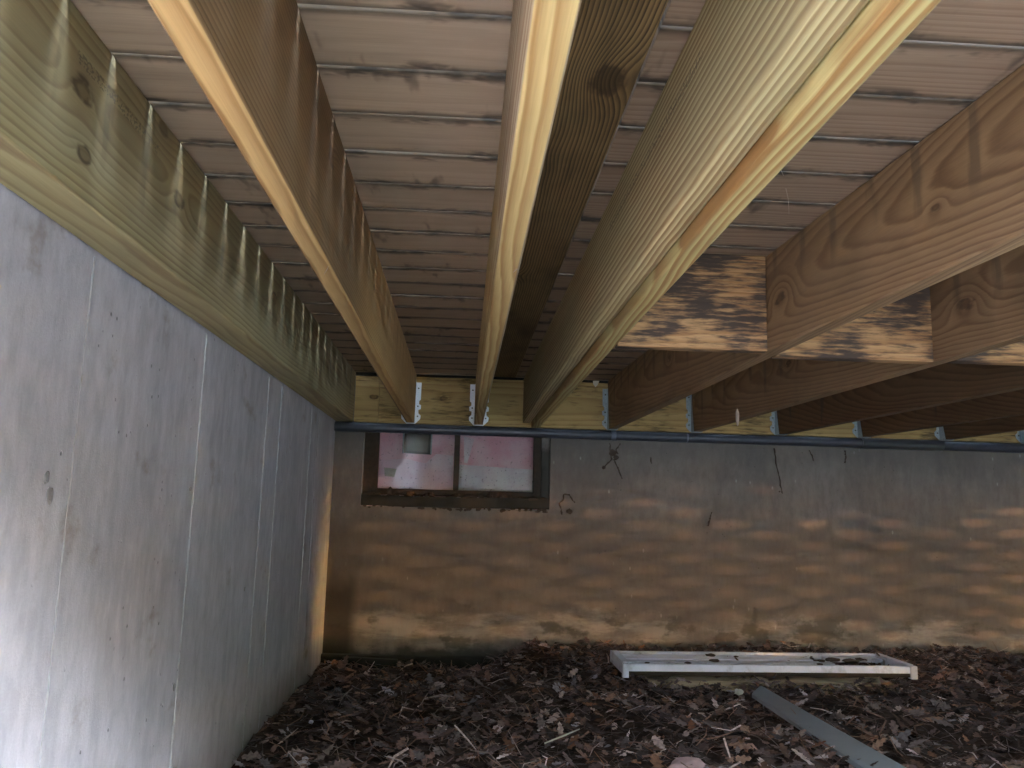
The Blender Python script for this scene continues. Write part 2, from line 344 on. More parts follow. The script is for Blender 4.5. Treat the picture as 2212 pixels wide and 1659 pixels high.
M['leafpale'] = plain('pale_dry_leaf', (.42, .31, .25), .7, 0, .3, .5, 60)
M['foliage'] = plain('shrub_leaf', (.05, .075, .025), .7, 0, .3, .4, 10)
M['bark'] = plain('shrub_bark', (.08, .055, .04), .9)
M['siding'] = plain('house_siding', (.42, .41, .38), .7)
M['yard'] = plain('yard_ground', (.10, .10, .06), .95, 0, .1, .5, 4)
M['patio'] = plain('pale_patio_concrete', (.42, .38, .325), .9, 0, .2, .15, 3)  # unseen surface, kept pale to bounce sky light onto the undersides

Z = lambda z: z+H
# ------------------------------------------------------------------ ground
def gz(x, y):
    s = lambda a, b, v: (lambda t: t*t*(3-2*t))(min(1, max(0, (v-a)/(b-a))))
    z = Z(-.695) + .075*s(-.1, .7, x)*s(3.0, 3.6, y)*1.2 + .055*s(-.5, .9, x)*(1-s(3.0, 3.6, y))
    z += .012*math.sin(x*7+1.3)*math.sin(y*6) + .008*math.sin(x*15+y*11)
    z += .05*math.exp(-((x-.33)**2/.012+(y-3.72)**2/.02))
    return z
NX, NY = 120, 110; V = []; F = []
for j in range(NY+1):
    for i in range(NX+1):
        x = -.62+5.0*i/NX; y = -.3+4.2*j/NY; V.append((x, y, gz(x, y)+random.uniform(-.004, .004)))
for j in range(NY):
    for i in range(NX):
        a = j*(NX+1)+i; F.append((a, a+1, a+NX+2, a+NX+1))
tag(mesh('ground_soil', V, F, M['soil'], smooth=True), 'dark mulchy soil under the deck', kind='structure')
tag(mesh('yard_ground', [(-150, -150, -.04), (200, -150, -.04), (200, 200, -.04), (-150, 200, -.04)], [(0, 1, 2, 3)], M['yard']), 'yard ground outside the deck', kind='structure')
tag(mesh('patio', [(-.598, -5, .022), (4.2, -5, .022), (4.2, .30, .022), (-.598, .30, .022)], [(0, 1, 2, 3)], M['patio']), 'pale patio paving behind the viewer', kind='structure')

# ------------------------------------------------------------------ foundation walls
XL, YW = -.60, 3.888
lw = empty('foundation_wall', (XL, 1.5, 0)); tag(lw, 'pale grey poured concrete wall running along the left side under the deck', 'wall')
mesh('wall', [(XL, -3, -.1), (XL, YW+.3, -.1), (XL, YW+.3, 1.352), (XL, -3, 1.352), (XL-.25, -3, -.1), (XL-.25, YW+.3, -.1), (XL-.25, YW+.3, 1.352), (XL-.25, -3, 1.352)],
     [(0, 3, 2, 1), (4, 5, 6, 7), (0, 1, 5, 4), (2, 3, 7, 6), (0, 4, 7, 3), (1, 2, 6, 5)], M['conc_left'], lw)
for y, wd, hh, m in ((1.31, .0022, .002, 'seamdark'), (1.90, .0028, .003, 'seam'), (2.53, .003, .003, 'seam'), (2.715, .003, .003, 'seam'), (3.26, .004, .004, 'seam'), (3.42, .003, .003, 'seamdark')):
    V = []; F = []
    nseg = 60
    for i in range(nseg+1):
        z = .0+1.085*i/nseg; w1 = wd*random.uniform(.3, 1.5); h1 = hh*random.uniform(.2, 1.2); yy = y+random.uniform(-.001, .001)+.006*math.sin(z*1.7)
        V += [(XL-.001, yy-w1, z), (XL+h1, yy, z), (XL-.001, yy+w1, z)]
    for i in range(nseg):
        a = i*3; F += [(a, a+3, a+4, a+1), (a+1, a+4, a+5, a+2)]
    o = mesh('form_seam', V, F, M[m], lw)
def blob(name, c, s, mat, parent, seed=0):
    bm = bmesh.new(); bmesh.ops.create_icosphere(bm, subdivisions=2, radius=1)
    rs = random.Random(seed)
    for v in bm.verts: v.co = Vector((v.co.x*s[0], v.co.y*s[1], v.co.z*s[2]))*(1+rs.uniform(-.22, .22))
    me = bpy.data.meshes.new(name); bm.to_mesh(me); bm.free(); me.materials.append(mat)
    o = bpy.data.objects.new(name, me); o.location = c; C.objects.link(o)
    if parent: o.parent = parent; o.matrix_parent_inverse = parent_world(parent).inverted()
    return o
for i, (y, z, s) in enumerate(((1.885, Z(-.39), .008), (1.24, Z(.03), .010), (1.255, Z(.005), .012), (2.42, Z(-.235), .007), (1.88, Z(.03), .005))):
    blob('concrete_lump', (XL+.001, y, z), (.0022, s*.8, s), M['conc_left'], lw, i)

# back wall with the window opening
WX0, WX1, WZ0, WZ1 = -.466, .409, Z(.008), Z(.386)
bw = empty('foundation_wall', (1.5, YW, 0)); tag(bw, 'brown stained concrete wall across the back, a small window set in it', 'wall')
def slab(name, x0, x1, z0, z1, n=24):
    """part of the back wall: front face finely divided and slightly wavy"""
    V = []; F = []
    ny = max(1, int((z1-z0)/.05)); nx = max(1, int((x1-x0)/.05))
    for j in range(ny+1):
        for i in range(nx+1):
            x = x0+(x1-x0)*i/nx; z = z0+(z1-z0)*j/ny
            V.append((x, YW+.0015*math.sin(x*9+z*4)*(0 if i in (0, nx) or j in (0, ny) else 1), z))
    for j in range(ny):
        for i in range(nx):
            a = j*(nx+1)+i; F.append((a, a+1, a+nx+2, a+nx+1))
    b = len(V); V += [(x0, YW+.25, z0), (x1, YW+.25, z0), (x1, YW+.25, z1), (x0, YW+.25, z1), (x0, YW, z0), (x1, YW, z0), (x1, YW, z1), (x0, YW, z1)]
    F += [(b+1, b, b+3, b+2), (b+4, b+7, b+3, b), (b+5, b+1, b+2, b+6), (b+7, b+6, b+2, b+3), (b+4, b, b+1, b+5)]
    return V, F
VV = []; FF = []
for q in ((XL, WX0, -.1, 1.352), (WX1, 4.6, -.1, 1.352), (WX0, WX1, -.1, WZ0), (WX0, WX1, WZ1, 1.352)):
    V, F = slab('x', *q); b = len(VV); VV += V; FF += [tuple(b+k for k in t) for t in F]
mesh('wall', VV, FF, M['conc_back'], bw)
win = empty('window', (0, YW+.04, WZ0)); win.parent = bw; win.matrix_parent_inverse = parent_world(bw).inverted()
tag(win, 'small two-pane basement window in a dark frame')
fy0, fy1 = YW+.030, YW+.062
box('window_frame', WX0+.002, -.398, fy0, fy1, WZ0+.05, WZ1, M['darkframe'], win)
box('window_frame', .333, .368, fy0, fy1, WZ0+.05, WZ1, M['darkframe'], win)
boxx('sill', WX0+.002, WX1-.002, YW-.004, fy1, WZ0+.002, Z(.060), M['footing'], win, n=14, jit=.003)
boxx('window_frame', -.398, .333, fy0+.002, fy1-.002, Z(.060), Z(.090), M['darkframe'], win)
box('mullion', -.044, -.018, fy0-.004, fy1-.004, Z(.090), WZ1, M['darkframe'], win)
box('reveal', .370, WX1-.001, YW+.022, YW+.07, WZ0+.05, WZ1, M['conc_back'], win)
gy = YW+.046
for x0, x1 in ((-.398, -.044), (-.018, .333)):
    boxx('pane', x0, x1, gy-.0015, gy+.0015, Z(.09), WZ1, M['glass'], win, c=.0004)
# what stands against the window inside
ins = empty('insulation_board', (0, YW+.15, 1.0)); tag(ins, 'pink insulation showing behind the basement window glass', 'insulation')
boxx('board', -.45, .40, YW+.125, YW+.15, WZ0-.0, WZ1+.0, M['pink'], ins)
def sheet(name, pts, y, th, mat, parent=None):
    n = len(pts); V = [(x, y, z) for x, z in pts]+[(x, y+th, z) for x, z in pts]
    F = [tuple(range(n)), tuple(range(2*n-1, n-1, -1))]+[(i, n+i, n+(i+1) % n, (i+1) % n) for i in range(n)]
    return mesh(name, V, F, mat, parent)
tag(sheet('plastic_sheet', [(-.03, Z(.215)), (-.03, WZ0), (.345, WZ0), (.345, Z(.200)), (.15, Z(.208))], YW+.112, .004, M['film']), 'pale crumpled plastic sheet behind the lower right window pane', 'plastic sheet')
tag(sheet('plastic_sheet', [(-.40, Z(.225)), (-.40, WZ0), (-.05, WZ0), (-.05, Z(.255)), (-.13, Z(.262)), (-.18, Z(.215)), (-.28, Z(.235))], YW+.104, .004, M['film2']), 'mauve plastic sheet behind the left window pane', 'plastic sheet')
tag(sheet('paper_scrap', [(-.375, Z(.190)), (-.37, Z(.150)), (-.325, Z(.145)), (-.315, Z(.185))], YW+.098, .003, M['paper']), 'cream paper scrap behind the left window pane', 'paper')
tag(sheet('paper_scrap', [(.000, Z(.350)), (.004, Z(.225)), (.020, Z(.222)), (.050, Z(.34))], YW+.106, .003, M['film']), 'pale pointed scrap high behind the right window pane', 'paper')
bx = empty('metal_bracket', (-.22, YW+.09, Z(.3))); tag(bx, 'grey box-shaped metal bracket behind the left window pane', 'bracket')
sheet('plate', [(-.288, WZ1), (-.288, Z(.262)), (-.155, Z(.257)), (-.155, WZ1)], YW+.092, .01, M['footing'], bx)
sheet('inner_plate', [(-.276, WZ1), (-.270, Z(.272)), (-.172, Z(.267)), (-.167, WZ1)], YW+.086, .005, plain('dusty_plate', (.11, .095, .08), .8), bx)
for x in (-.288, -.155): box('flange', x-.003, x+.003, YW+.072, YW+.090, Z(.258), WZ1, M['zinc_dull'], bx)
# dirt and leaf crumbs lodged on the sill
for i in range(60):
    x = rng.uniform(-.455, .395); h = .010*(1+1.5*math.exp(-((x+.33)/.08)**2)+1.6*math.exp(-((x-.16)/.04)**2))
    blob('dirt_clump', (x, YW+rng.uniform(.000, .028), Z(.060)+rng.uniform(-.004, h*.8)), (rng.uniform(.008, .02), .007, rng.uniform(.004, h)), M['mud'], win, i)
for i in range(46):
    x = rng.uniform(-.46, .40)
    blob('dirt_clump', (x, YW-.001, WZ0-rng.uniform(-.004, .010)), (rng.uniform(.004, .014), .003, rng.uniform(.003, .009)), M['mud'], win, 100+i)
# mud trails and roots on the wall
def wpt(x, z): return (x, YW-.003, Z(z))
trails = [[(.476, .085), (.470, .055), (.452, .040)], [(.476, .085), (.500, .082), (.518, .055), (.528, .048)], [(.452, .040), (.462, .015), (.468, -.01)],
          [(.690, .33), (.693, .28), (.70, .25)], [(.70, .255), (.68, .235), (.665, .215)], [(.71, .255), (.725, .22), (.738, .19), (.75, .165)],
          [(1.485, .33), (1.492, .26), (1.505, .19), (1.515, .13), (1.520, .115)], [(1.655, .325), (1.668, .30), (1.675, .275)],
          [(1.175, .02), (1.168, -.01), (1.158, -.045)], [(.885, .27), (.89, .24)], [(1.83, .33), (1.835, .30), (1.828, .27)], [(.74, .33), (.72, .30), (.73, .28)]]
for tr_ in trails:
    P = []
    for (a, b), (c, d) in zip(tr_[:-1], tr_[1:]):
        for k in range(5): P.append(wpt(a+(c-a)*k/5+random.uniform(-.002, .002), b+(d-b)*k/5))
    P.append(wpt(*tr_[-1]))
    o = tube('mud_trail', P, [random.uniform(.0012, .0042) for _ in P], M['mud'], bw, 6)
for i, (x, z, s) in enumerate(((.502, .005, .014), (.705, .285, .018), (.662, .214, .009), (1.505, .125, .004), (.72, .262, .012))):
    blob('mud_clump', (x, YW-.003, Z(z)), (s, .006, s*.9), M['mud'], bw, 40+i)
# footing edge at the left foot of the wall
boxx('footing', XL+.002, .30, YW-.05, YW-.002, -.06, Z(-.648), M['footing'], bw, c=.008, n=10, jit=.003)
boxx('footing', -.50, -.26, YW-.09, YW-.052, -.06, Z(-.655), M['footing'], bw, c=.008, n=4, jit=.003)

# ------------------------------------------------------------------ the deck
deck = empty('deck', (2, 2, Z(.39))); tag(deck, 'underside of a timber deck: boards on long joists with metal hangers', 'deck')
ZB, ZT = Z(.390), Z(.625); JH = ZT-ZB
Y0, YH, Y1ST = .47, 3.850, .24
def joist(name, xl, w_, mat, label=None, zb=ZB, zt=ZT, y0=Y0, y1=YH-.003, c=.0035, jit=.0005, n=16):
    """xl: list of (y, x of the left face)"""
    ys = [a for a, b in xl]; xs = [b for a, b in xl]
    x0 = float(np.interp(y0, ys, xs))
    o = board(name, y1-Y1ST, w_, zt-zb-.0015, mat, deck, (x0+w_/2, y0, (zt+zb)/2-.00075), None, lambda yy: float(np.interp(y0+yy, ys, xs))-x0, n, c, jit, None, Y1ST-y0)
    if label: o['label'] = label
    return o
led = joist('ledger', [(0, -.594), (4, -.594)], .080, W['ledger'], 'weathered greenish ledger board along the left wall')
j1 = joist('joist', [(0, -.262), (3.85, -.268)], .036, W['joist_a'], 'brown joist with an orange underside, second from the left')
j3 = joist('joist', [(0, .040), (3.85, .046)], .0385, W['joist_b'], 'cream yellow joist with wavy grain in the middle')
pl = joist('joist', [(0, .275), (3.85, .272)], .0365, W['pair_l'], 'left board of the doubled joist, fine striped grain', zb=Z(.408), c=.005)
pr = joist('joist', [(0, .3135), (3.85, .3125)], .036, W['pair_r'], 'right board of the doubled joist, hanging slightly lower', zb=Z(.388), c=.004)
RJ = [[(.2, .768), (1.034, .746), (1.336, .733), (1.867, .711), (2.55, .700), (3.85, .672)],
      [(.2, 1.19), (1.62, 1.157), (1.96, 1.148), (2.6, 1.122), (3.11, 1.105), (3.85, 1.072)],
      [(.2, 1.64), (2.25, 1.590), (2.9, 1.551), (3.85, 1.478)],
      [(.2, 2.07), (2.83, 1.985), (3.06, 1.945), (3.85, 1.880)],
      [(.2, 2.44), (3.85, 2.285)], [(.2, 2.84), (3.85, 2.69)], [(.2, 3.24), (3.85, 3.09)], [(.2, 3.62), (3.85, 3.49)], [(.2, 4.0), (3.85, 3.89)], [(.2, 4.3), (3.85, 4.29)]]
rj = []
for i, p in enumerate(RJ):
    lab = ('long brown joist with a knot, first right of the doubled joist' if i == 0 else 'dark brown joist, number %s right of the doubled joist' % ('one', 'two', 'three', 'four', 'five', 'six', 'seven', 'eight', 'nine', 'ten')[i])
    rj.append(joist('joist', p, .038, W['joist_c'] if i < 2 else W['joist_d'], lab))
# header and rims
h1_ = boxx('header_beam', -.512, -.402, YH, YH+.036, ZB, Z(.606), W['tan'] if 0 else W['header'], deck); h1_['label'] = 'short yellowish end piece of the header beam'
h2_ = boxx('header_beam', -.400, 4.33, YH, YH+.036, ZB, Z(.612), W['header'], deck, n=20, jit=.001); h2_['label'] = 'long header beam across the back wall'
boxx('sill_strip', -.55, 4.33, YH+.006, YH+.0365, Z(.6135), Z(.6246), M['footing'], deck)  # added dark strip standing in for the shaded gap above the header
# deck boards
PITCH, GAP, TH = .1429, .0066, .0240
k = 0
yy = 1.1225 - PITCH*6
while yy < 3.86:
    a, b = yy+GAP/2, min(yy+PITCH-GAP/2, 3.8875)
    if b-a > .02:
        dz = random.uniform(0, .0012)
        boxx('deck_board', XL+.003, .058, a, b, ZT+dz, ZT+TH+dz, W['deck1'], deck, c=.002, n=4, jit=.0008)
        boxx('deck_board', .236, 4.36, a, b, ZT+dz, ZT+TH+dz, W['deck2'], deck, c=.002, n=8, jit=.0008)
    yy += PITCH; k += 1
o = box('breaker_board', .0595, .2350, .25, 3.8875, ZT, ZT+TH, W['breaker'], deck, c=.005, n=10, jit=.001)
o['label'] = 'dark stained breaker board running lengthways beside the doubled joist'
# blocking between the joists
def blk(x0, x1, y, lab):
    o = boxx('blocking', x0, x1, y, y+.038, ZB-.0005, ZT-.002, W['block'], deck, c=.003); o['label'] = lab; return o
blk(.352, .709, 1.885, 'orange pine blocking with black mould streaks beside the doubled joist')
blk(.751, 1.146, 1.940, 'orange pine blocking with black mould, second from the doubled joist')
blk(1.190, 1.598, 1.915, 'pinkish pine blocking, third from the doubled joist')
blk(1.640, 2.005, 1.95, 'pine blocking, fourth from the doubled joist')
# joist hangers
def hanger(par, xl, xr, sides, mat, top=.195, y=YH-.002, lab=None):
    z0 = ZB
    prof = [(0, 0), (.004, .004), (.021, .024), (.022, .040), (.013, .050), (.012, .066), (.021, .070), (.022, .088), (.014, .094), (.014, .108), (.020, .114), (.021, top), (0, top)]
    for s in sides:
        xe = xl-.0015 if s < 0 else xr+.0015
        pts = [(xe+s*a*1.15, z0-.002+b) for a, b in prof]
        if s < 0: pts = pts[::-1]
        o = sheet('joist_hanger', pts, y-.002, .0018, mat, par)
        # the side strap along the joist
        mesh('hanger_strap' if 0 else 'joist_hanger', [(xe, y-.05, z0), (xe, y, z0), (xe, y, z0+top), (xe, y-.012, z0+top), (xe, y-.03, z0+.08),
             (xe+s*.0012, y-.05, z0), (xe+s*.0012, y, z0), (xe+s*.0012, y, z0+top), (xe+s*.0012, y-.012, z0+top), (xe+s*.0012, y-.03, z0+.08)],
             [(0, 1, 2, 3, 4), (9, 8, 7, 6, 5), (0, 5, 6, 1), (1, 6, 7, 2), (2, 7, 8, 3), (3, 8, 9, 4), (4, 9, 5, 0)], mat, par)
        for zz in (.034, .081, .128, .165):
            if zz < top: blob('nail_head', (xe+s*.011, y-.0035, z0+zz), (.0035, .0015, .0035), M['nail'] if zz != .128 else mat, par, int(zz*1000))
    mesh('joist_hanger', [(xl-.0015, y-.05, z0-.002), (xr+.0015, y-.05, z0-.002), (xr+.0015, y, z0-.002), (xl-.0015, y, z0-.002), (xl-.0015, y-.05, z0-.0008), (xr+.0015, y-.05, z0-.0008), (xr+.0015, y, z0-.0008), (xl-.0015, y, z0-.0008)],
         [(0, 3, 2, 1), (4, 5, 6, 7), (0, 1, 5, 4), (1, 2, 6, 5), (2, 3, 7, 6), (3, 0, 4, 7)], mat, par)
hanger(j1, -.268, -.232, (-1, 1), M['zinc'])
hanger(j3, .046, .0845, (-1, 1), M['zinc'])
for i, p in enumerate(RJ[:7]):
    hanger(rj[i], p[-1][1], p[-1][1]+.038, (-1, 1), M['zinc_dull'])
# small bits hanging from the timber
tag(sheet('paper_tag', [(.600, Z(.620)), (.601, Z(.604)), (.612, Z(.590)), (.622, Z(.600)), (.630, Z(.620))], YH-.004, .001, M['paper']), 'small tan paper tag stapled at the top of the back header', 'tag')
tag(tube('dry_leaf', [(.985, 2.93, Z(.388)), (.985, 2.93, Z(.370)), (.986, 2.93, Z(.34)), (.986, 2.93, Z(.325))], [.002, .008, .006, .001], M['leafpale'], None, 5), 'small shrivelled leaf dangling under a right hand joist', 'leaf')
def splinter(a, b, par):
    a, b = Vector(a), Vector(b); m = (a+b)/2+Vector((.002, 0, .003)); tube('splinter', [a, m, b], [.0006, .0007, .0003], M['leafpale'], par, 5)
splinter((.505, 1.30, Z(.60)), (.535, 1.33, Z(.585)), deck); splinter((.575, 1.42, Z(.60)), (.60, 1.47, Z(.57)), deck)
splinter((-.232, 1.33, Z(.389)), (-.240, 1.34, Z(.378)), j1); splinter((.078, 1.30, Z(.389)), (.070, 1.30, Z(.383)), j3)
# pipe along the top of the back wall
pp = empty('pipe', (1, YW-.028, Z(.366))); tag(pp, 'blue black plastic pipe running along the top of the back wall', 'pipe')
px = [-.598, -.3, 0, .3, .72, 1.1, 1.55, 1.92, 2.3, 2.72, 3.1, 4.3]
def pz(x): return Z(.366)-.0006*math.sin(x*2.2)-.001*x*.5
tube('pipe', [(x, YW-.027+.001*math.sin(x*3), pz(x)) for x in px], [.0225]*4+[.0228]*8, M['pipe'], pp, 20)
for x0, x1, rr in ((.690, .712, .0245), (1.90, 2.30, .0262), (1.05, 1.056, .0238), (2.9, 2.98, .027)):
    tube('pipe_coupling', [(x0, YW-.028, pz(x0)), (x1, YW-.028, pz(x1))], rr, M['coupling'] if x1-x0 < .03 else M['pipe'], pp, 20)

# ------------------------------------------------------------------ things on the ground
fr = empty('window_frame', (1.2, 3.3, Z(-.60))); tag(fr, 'white metal storm window frame lying flat on the mulch', 'window frame')
def yb(x): return 3.172+.037*(x-.62)
def bar(name, x0, x1, dy0, dy1, z0, z1, mat, par=fr, dz=0):
    V = []
    for x in (x0, x1):
        for d in (dy0, dy1):
            for z in (z0, z1): V.append((x, yb(x)+d, Z(z)+(dz*(d/.3))))
    return mesh(name, V, [(0, 1, 3, 2), (4, 6, 7, 5), (0, 4, 5, 1), (2, 3, 7, 6), (0, 2, 6, 4), (1, 5, 7, 3)], mat, par)
bar('front_rail', .643, 1.742, 0, .018, -.577, -.552, M['white'])
bar('lower_lip', .643, 1.742, .004, .016, -.592, -.5785, M['darkframe'])
bar('end_cap', .619, .641, -.002, .022, -.600, -.551, M['white'])
bar('end_cap', 1.744, 1.770, -.002, .022, -.598, -.551, M['white2'])
bar('back_rail', .650, 1.735, .262, .280, -.572, -.548, M['white2'])
bar('side_rail', .621, .648, .024, .280, -.590, -.546, M['white2'])
bar('side_rail', 1.744, 1.768, .024, .280, -.590, -.548, M['white2'])
bar('track', .650, 1.735, .030, .072, -.572, -.5600, M['white2'])
bar('track', .650, 1.48, .082, .135, -.572, -.5575, M['white2'])
bar('track', .650, 1.42, .150, .250, -.572, -.5560, M['white'])
bar('track', 1.50, 1.735, .200, .250, -.572, -.5560, M['white2'])
CH = ['dark bark chip near the middle of the white frame', 'small dark chip on the front of the white frame, left of its middle', 'dark chip just left of the clump at the frame\'s right end',
      'largest dark crumbled leaf in the right part of the white frame', 'dark crumbled leaf close to the front right of the white frame', 'dark crumb nearest the right end of the white frame',
      'tiny dark crumb on the front rail side, right of the frame\'s middle', 'tiny dark crumb at the back of the white frame, right of its middle', 'tiny crumb at the far left end of the white frame', 'dark chip on the back rail of the white frame']
for i, (x, d, s) in enumerate(((1.0, .10, .02), (.88, .05, .014), (1.44, .12, .016), (1.50, .15, .03), (1.56, .12, .03), (1.62, .16, .02), (1.40, .045, .012), (1.12, .2, .01), (.72, .04, .01), (1.02, .22, .022))):
    tag(blob('bark_chip', (x, yb(x)+d, Z(-.553)), (s, s*.8, s*.3), M['mud'], None, 70+i), CH[i], 'bark chip', 'debris on the white frame')
pk = tag(boxx('wood_plank', .715, 1.640, 3.145, 3.30, Z(-.645), Z(-.6025), W['tan'], None, c=.004, n=8, jit=.001), 'tan softwood board half buried under the white frame', 'plank')
# grey trim strip
gt = [(1.016, 2.915, 1.098, 3.05), (1.012, 2.55, 1.105, 2.62), (1.010, 2.17, 1.118, 2.17), (1.008, 1.75, 1.13, 1.75), (1.0, 1.35, 1.14, 1.35)]
V = []; F = []
for i, (xa, ya, xb, yb_) in enumerate(gt):
    z = Z(-.598)-.002*i
    V += [(xa, ya, z-.012), (xa, ya, z), (xa*.9+xb*.1, ya*.9+yb_*.1, z+.002), (xb*.9+xa*.1, yb_*.9+ya*.1, z+.003), (xb, yb_, z+.001), (xb, yb_, z-.012)]
for i in range(len(gt)-1):
    for j in range(5): a = i*6+j; F.append((a, a+6, a+7, a+1))
F.append((0, 1, 2, 3, 4, 5)); F.append(tuple(24+j for j in range(6))[::-1])
tag(mesh('trim_strip', V, F, M['greytrim']), 'long flat grey trim strip pointing at the viewer across the mulch', 'trim strip')
tag(blob('paper_scrap', (.982, 2.95, Z(-.600)), (.015, .011, .011), M['paper'], None, 5), 'crumpled cream paper scrap beside the end of the grey strip', 'paper')
tag(tube('stick', [(.245, 2.34, Z(-.615)), (.30, 2.38, Z(-.606)), (.352, 2.43, Z(-.600))], [.0022, .0025, .002], M['paper'], None, 6), 'thin pale peeled stick lying on the mulch', 'stick')
tag(blob('stone', (.595, 2.20, Z(-.632)), (.05, .03, .022), plain('pink_stone', (.36, .23, .22), .9), None, 6), 'rounded pinkish stone at the bottom of the view', 'stone')
tag(blob('stone', (-.447, 2.752, Z(-.668)), (.007, .007, .006), M['white'], None, 8), 'tiny white pebble near the left wall', 'stone')

# ------------------------------------------------------------------ leaf litter
cols = np.array([(.055, .032, .024), (.085, .045, .030), (.040, .024, .019), (.115, .060, .036), (.15, .10, .075), (.075, .052, .042), (.24, .17, .14), (.105, .045, .022), (.13, .10, .09)])
cw = np.array([.22, .18, .2, .1, .09, .1, .03, .05, .03]); cw /= cw.sum()
lobes = [(0, -.5), (.06, -.38), (.20, -.30), (.12, -.18), (.32, -.05), (.16, .05), (.30, .20), (.12, .28), (.15, .42), (0, .5)]
out = np.array(lobes+[(-a, b) for a, b in lobes[-2:0:-1]]); nl = len(out)
VA = []; FA = []; CA = []
def scatter(n, leafy, region, s0, s1, lift):
    global VA, FA, CA
    for _ in range(n):
        x = rng.uniform(region[0], region[1]); y = rng.uniform(region[2], region[3])
        s = rng.uniform(s0, s1); c = cols[rng.choice(len(cols), p=cw)]*np.array([.9, .98, 1.15])*rng.uniform(1.0, 4.2)
        th = rng.uniform(0, 6.283); ct, st = math.cos(th), math.sin(th)
        tx, ty = rng.normal(0, .35), rng.normal(0, .35); z0 = gz(x, y)+rng.uniform(0, lift)
        if leafy:
            p = out*s*np.array([rng.uniform(.6, 1.1), 1]); cu = rng.uniform(2, 9)*rng.choice([-1, 1]); zz = cu*(p[:, 0]**2)+rng.uniform(-3, 3)*p[:, 1]**2
            cz = 0
            P = np.vstack([np.c_[p, zz], [[0, .12*s, cz], [0, -.15*s, cz]]])
            fs = [(i, (i+1) % nl, nl if 3 <= i < nl-4 else nl+1) for i in range(nl)]
            fs += [(3, nl, nl+1), (nl-4 if False else nl-4, nl+1, nl)]
        else:
            wv = rng.uniform(.0006, .0032); b1 = rng.uniform(-.25, .25)*s
            P = np.array([(-wv, -s/2, 0), (wv, -s/2, .0), (wv+b1, 0, .003), (-wv+b1, 0, .003), (-wv*.4, s/2, 0), (wv*.4, s/2, 0)])
            fs = [(0, 1, 2, 3), (3, 2, 5, 4)]
        P = np.c_[P[:, 0]*ct-P[:, 1]*st, P[:, 0]*st+P[:, 1]*ct, P[:, 2]]
        P[:, 2] += P[:, 0]*tx+P[:, 1]*ty
        P += (x, y, z0)
        P[:, 0] = np.maximum(P[:, 0], XL+.003); P[:, 1] = np.minimum(P[:, 1], YW-.004)
        b = sum_v[0]; sum_v[0] += len(P); VA.append(P); CA.append(np.repeat([[*c, 1.0]], len(P), 0))
        FA += [tuple(b+k for k in t) for t in fs]
sum_v = [0]
scatter(7500, True, (-.59, 3.4, 1.7, 3.85), .025, .075, .020)
scatter(1800, True, (-.59, 3.0, .2, 1.8), .03, .06, .012)
scatter(9000, False, (-.59, 3.4, 1.7, 3.86), .02, .11, .026)
scatter(2500, True, (0.2, 3.4, 3.35, 3.87), .02, .05, .03)
scatter(420, True, (.62, 1.9, 3.06, 3.15), .02, .05, .045)
scatter(160, True, (.90, 1.06, 1.9, 2.95), .02, .045, .035)
scatter(60, True, (1.1, 1.75, 3.2, 3.45), .02, .04, .075)
me = bpy.data.meshes.new('leaf_litter'); me.from_pydata(np.vstack(VA).tolist(), [], FA); me.materials.append(M['leaf'])
ca = me.color_attributes.new('tint', 'FLOAT_COLOR', 'POINT'); ca.data.foreach_set('color', np.vstack(CA).astype(np.float32).ravel())
lo_ = bpy.data.objects.new('leaf_litter', me); C.objects.link(lo_); tag(lo_, 'brown leaf and pine straw litter covering the ground', kind='stuff')

# ------------------------------------------------------------------ outside: house above, lattice skirt, added light blockers
hs = empty('house', (-1, 5, 1.36)); tag(hs, 'house walls standing above the foundation', 'house')
box('siding_wall', -.9, -.612, -3, 4.2, 1.356, 6.0, M['siding'], hs); boxx('siding_wall', -.610, 8, 3.905, 4.2, 1.356, 6.0, M['siding'], hs)
lt = empty('lattice_skirt', (4.42, 1.8, 0)); tag(lt, 'diagonal lattice skirt closing the right side under the deck', 'lattice')
V = []; F = []
X0L, zb_, zt_, ya_, yb2 = 4.40, -.02, 1.06, -2.2, 3.88
def clip(y0, s):
    # slat centre line y = y0 + s*(z-zb_)
    t0, t1 = 0, zt_-zb_
    if s > 0: t0, t1 = max(t0, ya_-y0), min(t1, yb2-y0)
    else: t0, t1 = max(t0, y0-yb2), min(t1, y0-ya_)
    return t0, t1
for layer, s in ((0, 1), (1, -1)):
    kk = -4.0
    while kk < 6.5:
        t0, t1 = clip(kk, s)
        if t1-t0 > .03:
            hw = .019*1.414; xo = X0L+layer*.007
            pts = [(kk+s*t0-hw, zb_+t0), (kk+s*t0+hw, zb_+t0), (kk+s*t1+hw, zb_+t1), (kk+s*t1-hw, zb_+t1)]
            b = len(V); V += [(xo, a, c) for a, c in pts]+[(xo+.006, a, c) for a, c in pts]
            F += [(b, b+1, b+2, b+3), (b+7, b+6, b+5, b+4), (b, b+4, b+5, b+1), (b+1, b+5, b+6, b+2), (b+2, b+6, b+7, b+3), (b+3, b+7, b+4, b)]
        kk += .104
tag(mesh('lattice_slats', V, F, M['lattice'], lt), kind='stuff')
box('rim_rail', X0L-.02, X0L+.03, -2.2, 3.88, 1.06, 1.33, W['joist_d'], lt)
V = []; F = []
def cards(n, cx, cy, cz, sx, sy, sz, s):
    for _ in range(n):
        d = rng.normal(size=3); d /= np.linalg.norm(d); d *= rng.uniform(.25, 1)**.5
        c = np.array((cx+d[0]*sx, cy+d[1]*sy, cz+d[2]*sz)); a = rng.normal(size=3); a /= np.linalg.norm(a); b = np.cross(a, rng.normal(size=3)); b /= np.linalg.norm(b)
        k = len(V); V.extend([c-a*s, c+b*s*.5, c+a*s, c-b*s*.5]); F.append((k, k+1, k+2, k+3))
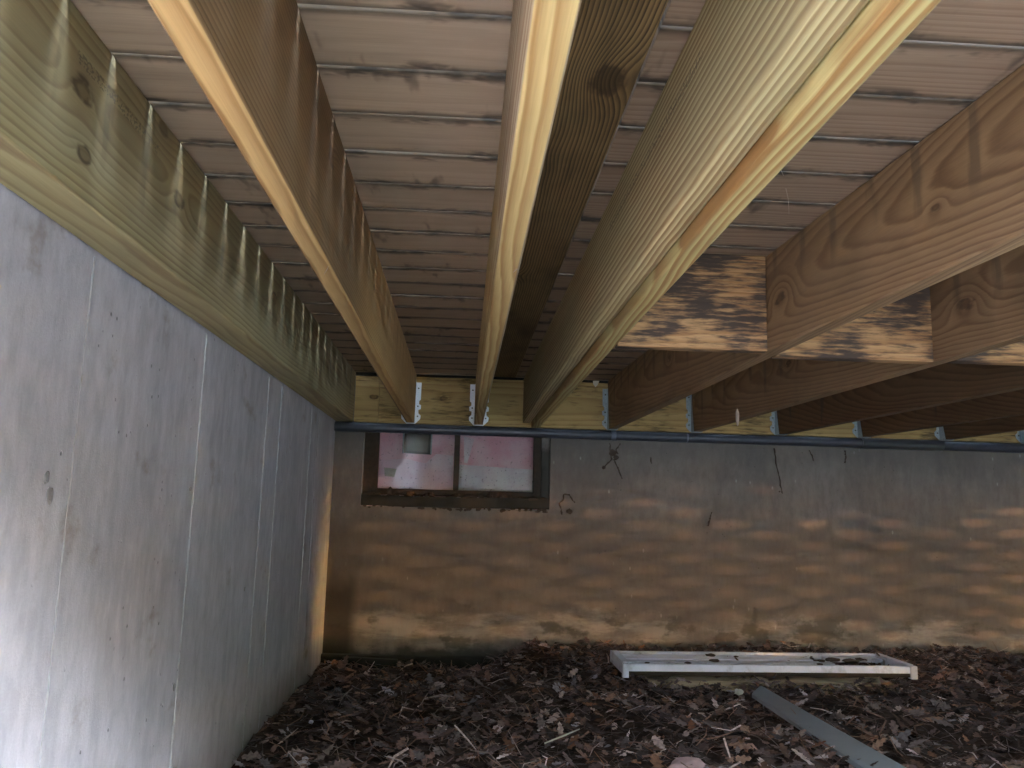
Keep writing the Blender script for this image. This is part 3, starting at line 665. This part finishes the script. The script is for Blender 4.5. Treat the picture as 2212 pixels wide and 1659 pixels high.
cards(6500, 5.5, 1.62, 1.0, .5, .72, 1.2, .06)
cards(3500, 5.5, 1.95, .7, .4, .36, .7, .06)
cards(9000, 5.4, -.2, .32, .35, 2.3, .45, .06)
cards(2000, 5.4, 1.95, .3, .35, .34, .4, .06)
cards(10500, 5.5, -.75, 1.0, .5, 1.9, 1.2, .06)
cards(9000, 6.6, -3.4, 1.6, .8, 3.4, 1.9, .11)
sb = empty('shrub', (6.2, -.4, 0)); tag(sb, 'dense evergreen shrub outside the lattice', 'shrub')  # unseen foliage added to dim sun and sky glow on the left wall
mesh('foliage', V, F, M['foliage'], sb); tube('stem', [(6.2, -.4, -.05), (6.2, -.4, .6), (6.25, -.3, 1.2)], [.04, .03, .02], M['bark'], sb, 8)

V = []; F = []
cards(4500, 5.6, 3.0, 1.74, .45, 1.1, .90, .055)
sb = empty('shrub', (5.6, 3.0, 0)); tag(sb, 'loose young shrub outside the far end of the lattice', 'shrub')  # unseen foliage added so upper sun patches fade on the back wall
mesh('foliage', V, F, M['foliage'], sb); tube('stem', [(5.6, 3.0, -.05), (5.6, 3.0, .6), (5.65, 3.0, 1.5)], [.02, .018, .01], M['bark'], sb, 8)
# unseen foliage bank behind the viewer, added to block low sky
V = []; F = []
cards(16000, 2.0, -7.0, 2.6, 8.0, .9, 3.4, .22)
hd = empty('hedge', (2, -7, 0)); tag(hd, 'tall hedge across the yard behind the viewer', 'hedge')
mesh('foliage', V, F, M['foliage'], hd)

for (ya, yb3, lab) in ((-1.4, 12, 'neighbouring house beyond the lattice, nearer the back'), (-24, -4.0, 'neighbouring house beyond the lattice, behind the viewer')):  # unseen blocks added to cut low sky glow, a gap left for sun
    glow_blocker = empty('house', (27, (ya+yb3)/2, 0)); tag(glow_blocker, lab, 'house')
    box('wall', 25, 29, ya, yb3, -.05, 7.5, M['siding'], glow_blocker)
    mesh('roof', [(24.6, ya-.3, 7.5), (29.4, ya-.3, 7.5), (29.4, yb3+.3, 7.5), (24.6, yb3+.3, 7.5), (27, ya-.3, 10), (27, yb3+.3, 10)], [(0, 1, 2, 3), (0, 4, 1), (3, 2, 5), (0, 3, 5, 4), (1, 4, 5, 2)], M['bark'], glow_blocker)
